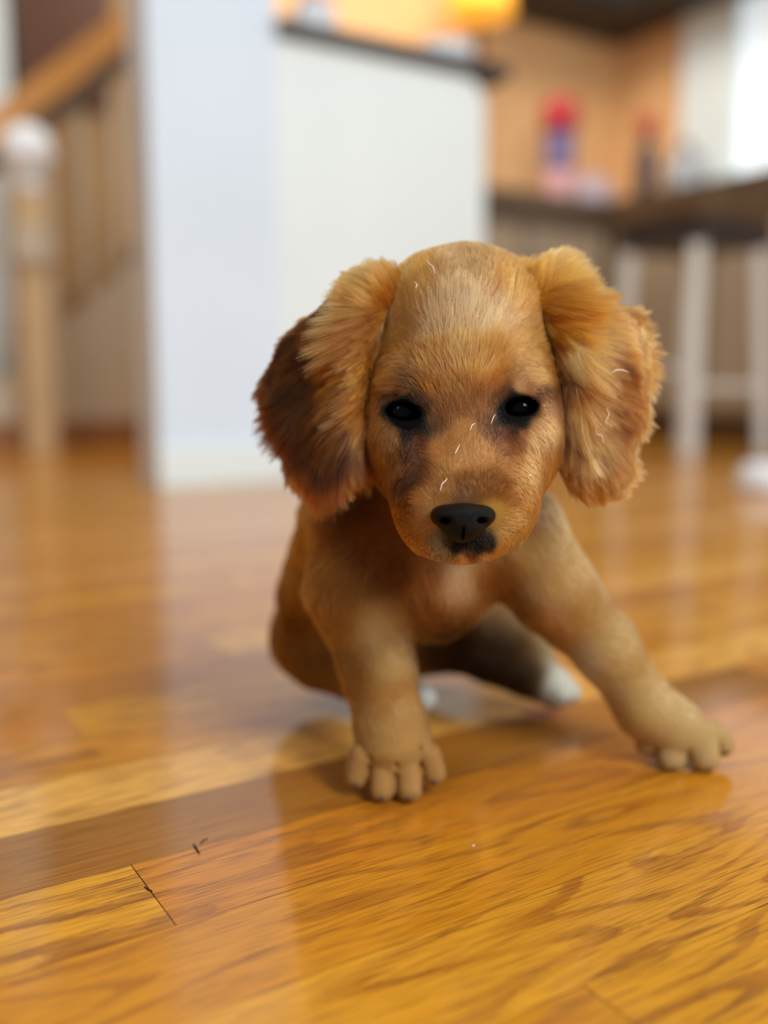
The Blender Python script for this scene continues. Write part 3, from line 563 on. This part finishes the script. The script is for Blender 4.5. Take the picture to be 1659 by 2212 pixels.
# ---- ears
def make_ear(poly, Zf, th, cols, flows, nfur, label, dk=1):
    poly = np.array(poly, float); cx, cy = poly.mean(0)
    step = 5.0; x0, y0 = poly.min(0)-8; x1, y1 = poly.max(0)+8
    gx, gy = np.meshgrid(np.arange(x0, x1, step), np.arange(y0, y1, step), indexing='ij')
    Zc = Zf(gx, gy); ins = inpoly(poly, gx.ravel(), gy.ravel()).reshape(gx.shape)
    d = polydist(poly, gx.ravel(), gy.ravel()).reshape(gx.shape)*ins
    hgt = th*np.sqrt(1-(1-np.clip(d/70., 0, 1))**2)
    idx = -np.ones(gx.shape, int); idx[ins] = np.arange(ins.sum()); nI = ins.sum()
    rel = .0018*wavenoise(np.stack([gx*.0002, gy*.0002, gx*0], -1).reshape(-1, 3), 55, 31).reshape(gx.shape)*np.clip(d/40, 0, 1)
    fz = (Zc-hgt+rel)[ins]; bz = (Zc+hgt*.55+.0006)[ins]
    X, Y = gx[ins], gy[ins]
    Vf = np.array([0, 0, H]) + R_*((X-829.5)/F*fz)[:, None] - UP*((Y-1106)/F*fz)[:, None] + FW*fz[:, None]
    Vb = np.array([0, 0, H]) + R_*((X-829.5)/F*bz)[:, None] - UP*((Y-1106)/F*bz)[:, None] + FW*bz[:, None]
    q = np.stack([idx[:-1, :-1], idx[1:, :-1], idx[1:, 1:], idx[:-1, 1:]], -1).reshape(-1, 4); q = q[(q >= 0).all(1)]
    V = np.concatenate([Vf, Vb]); QF = q[:, ::-1] if True else q; QB = q+nI
    e = {}
    for a in q:
        for i in range(4): e[(a[i], a[(i+1) % 4])] = 1
    rim = np.array([(a, b, b+nI, a+nI) for (a, b) in e if (b, a) not in e])
    Q = np.concatenate([QF, QB, rim])
    nn = vnormals(V, Q); 
    if (nn[:nI]@FW).mean() > 0: Q = Q[:, ::-1]; nn = -nn
    x, y, _ = proj(V)
    ear = to_mesh('ear', V, Q, skin_m, pup, lin(idw(cols, x, y, 3.2, 8))**1.15*.4)
    ear['label'] = label
    p, T, bc = sample(V, Q, nfur); n = norm((nn[T]*bc[..., None]).sum(1)); x, y, _ = proj(p)
    fl = idw(flows, x, y, 3, 14)
    ed = np.clip(polydist(poly, x, y)/60, 0, 1)
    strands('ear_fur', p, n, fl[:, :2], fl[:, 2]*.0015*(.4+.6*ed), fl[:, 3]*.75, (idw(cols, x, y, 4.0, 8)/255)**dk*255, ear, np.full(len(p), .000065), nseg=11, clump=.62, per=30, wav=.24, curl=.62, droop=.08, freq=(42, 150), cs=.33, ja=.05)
    return ear
EL = [(862, 640), (866, 600), (845, 582), (800, 578), (750, 592), (715, 635), (675, 675), (630, 715), (604, 760), (576, 800), (562, 840), (568, 880), (588, 930), (612, 985), (625, 1030), (655, 1065), (700, 1080), (745, 1072), (782, 1045), (802, 1000), (800, 940), (797, 880), (797, 820), (804, 760), (826, 700)]
ER = [(1132, 640), (1135, 590), (1165, 566), (1200, 550), (1235, 548), (1262, 575), (1290, 625), (1335, 665), (1380, 685), (1394, 720), (1399, 770), (1402, 835), (1390, 900), (1376, 955), (1366, 1010), (1348, 1060), (1305, 1080), (1255, 1076), (1222, 1045), (1203, 1005), (1203, 950), (1210, 880), (1212, 820), (1198, 750), (1165, 690)]
make_ear(EL, lambda x, y: .462 + .00016*np.clip(760-x, 0, 300) + .00006*np.clip(700-y, 0, 200), .011, COL_EL, FL_EL, 75000, 'chestnut ear hanging on the left, darkened with painted shade', 1.3)  # stronger exponent deepens the shade painted into this ear
make_ear(ER, lambda x, y: .462 + .00013*np.clip(x-1260, 0, 300) + .00006*np.clip(700-y, 0, 200), .011, COL_ER, FL_ER, 75000, 'golden ear hanging on the right', 1.12)

# ---- eyes, nose, lip, claws
def sphere(name, c, r, m, parent, sc=(1, 1, 1)):
    bm = bmesh.new(); bmesh.ops.create_uvsphere(bm, u_segments=32, v_segments=20, radius=r)
    for v in bm.verts: v.co = Vector(R_*v.co.x*sc[0] - FW*v.co.y*sc[1] + UP*v.co.z*sc[2]) + Vector(c)
    return fin(bm, name, m, parent, smooth=True)
for c, r in EYES: sphere('eye', P(*c), r, M['eye'], pup)
g2 = Grid(P(1000, 1135, .42)-.028, P(1000, 1135, .42)+.028, .0006)
def E2(c, r, zr, k, mode='add'): s_ = c[2]/F; g2.ell(P(*c), (r[0]*s_, r[1]*s_, zr), k, mode)
E2((1000, 1114, .408), (65, 26), .011, .002); E2((1000, 1134, .409), (46, 39), .011, .004)
E2((955, 1114, .411), (24, 20), .009, .003); E2((1045, 1114, .411), (24, 20), .009, .003)
E2((962, 1124, .401), (11, 6), .006, .0015, 'sub'); E2((1040, 1124, .401), (11, 6), .006, .0015, 'sub')
E2((1000, 1155, .4005), (2.5, 26), .003, .001, 'sub')
NV, NQ = g2.mesh(); to_mesh('nose', NV, NQ, M['nose'], pup)
for x_, y_, z_, r_ in ((770, 1676, .5155, 27), (825, 1703, .5095, 29), (884, 1703, .5095, 29), (938, 1670, .5155, 26), (1400, 1606, .560, 28), (1448, 1636, .5535, 34), (1522, 1636, .552, 35), (1560, 1608, .558, 26)):
    r_ = px(r_, z_); c = P(x_, y_, z_) - FW*r_*.80; c[2] = max(c[2]-r_*.45, .0028); sphere('claw', c, .0019, M['claw'], pup, (.75, 1.2, 1.0))

# ---- bits of debris
def fibre(name, pts, r, m):
    cu = bpy.data.curves.new(name, 'CURVE'); cu.dimensions = '3D'; sp = cu.splines.new('POLY'); sp.points.add(len(pts)-1)
    c0 = np.mean(pts, 0)
    for i, q in enumerate(pts): sp.points[i].co = (*(np.array(q)-c0), 1); sp.points[i].radius = 1 if 0 < i < len(pts)-1 else .5
    cu.bevel_depth = r; cu.bevel_resolution = 2
    dg = bpy.data.objects.new(name, cu); C.objects.link(dg); me = bpy.data.meshes.new_from_object(dg); bpy.data.objects.remove(dg)
    me.name = name; me.materials.clear(); o = link(name, me, m); o.location = c0; return o
def ground(px_, py_, z=0):
    r = R_*((px_-829.5)/F) - UP*((py_-1106)/F) + FW; return np.array([0, 0, H]) + r*((z-H)/r[2])
for pts, r, lab in (([(418, 1823), (424, 1832), (431, 1843)], .0005, 'dark splinter of bark on the board near the short joint'), ([(432, 1822), (441, 1814), (449, 1811)], .0003, 'thin brown sliver just above the dark splinter'), ([(312, 1915), (320, 1921), (329, 1925)], .00042, 'black crumb caught in the short joint between boards')):
    tag(fibre('wood_splinter', [ground(a, b, r) for a, b in pts], r, M['chip']), lab, 'debris')
tag(fibre('white_crumb', [ground(1020, 1827, .0005), ground(1025, 1826, .0005)], .0006, M['lint']), 'tiny white crumb on the board right of the front paw', 'crumb')
dg = bpy.context.evaluated_depsgraph_get()
solids = [BVHTree.FromPolygons([tuple(v.co) for v in o.data.vertices], [tuple(f.vertices) for f in o.data.polygons]) for o in pup.children if o.type == 'MESH' and o.name.split('.')[0] in ('body', 'ear')]
def onpup(a, b, up=.004):
    r = R_*((a-829.5)/F) - UP*((b-1106)/F) + FW; r = r/np.linalg.norm(r); best = None
    for t in solids:
        h = t.ray_cast(Vector((0, 0, H)), Vector(r))
        if h[0] is not None and (best is None or h[3] < best): best = h[3]
    return np.array([0, 0, H]) + r*((best or .45)-up)
for pts, lab, u_ in (([(1061, 915), (1065, 903), (1070, 895)], 'white wood shaving beside the right eye', .0035),
        ([(983, 980), (988, 970), (993, 960)], 'pale sliver on the bridge of the nose', .0035),
        ([(951, 1060), (955, 1045), (963, 1038), (966, 1033)], 'curled white shaving above the nose', .0035),
        ([(1015, 930), (1020, 918), (1027, 914)], 'small pinkish curl between the eyes', .0035),
        ([(1141, 1028), (1147, 1026), (1149, 1029)], 'white fleck on the right cheek', .0045),
        ([(922, 562), (927, 570), (935, 576), (940, 590)], 'pale shaving near the top of the head', .0055),
        ([(895, 608), (901, 615), (898, 622)], 'small pale fleck on the left of the forehead', .0055),
        ([(1320, 806), (1332, 799), (1345, 799), (1358, 804)], 'pale curl high on the right ear', .0075),
        ([(1310, 880), (1316, 895), (1308, 912), (1322, 921)], 'hooked pale thread on the middle of the right ear', .0075),
        ([(1285, 925), (1290, 938), (1300, 942), (1304, 955)], 'bright white shaving low on the right ear', .0075)):
    tag(fibre('wood_shaving', [onpup(a, b, u_) for a, b in pts], .0002, M['lint']), lab, 'shaving', 'pale shavings caught in the fur')
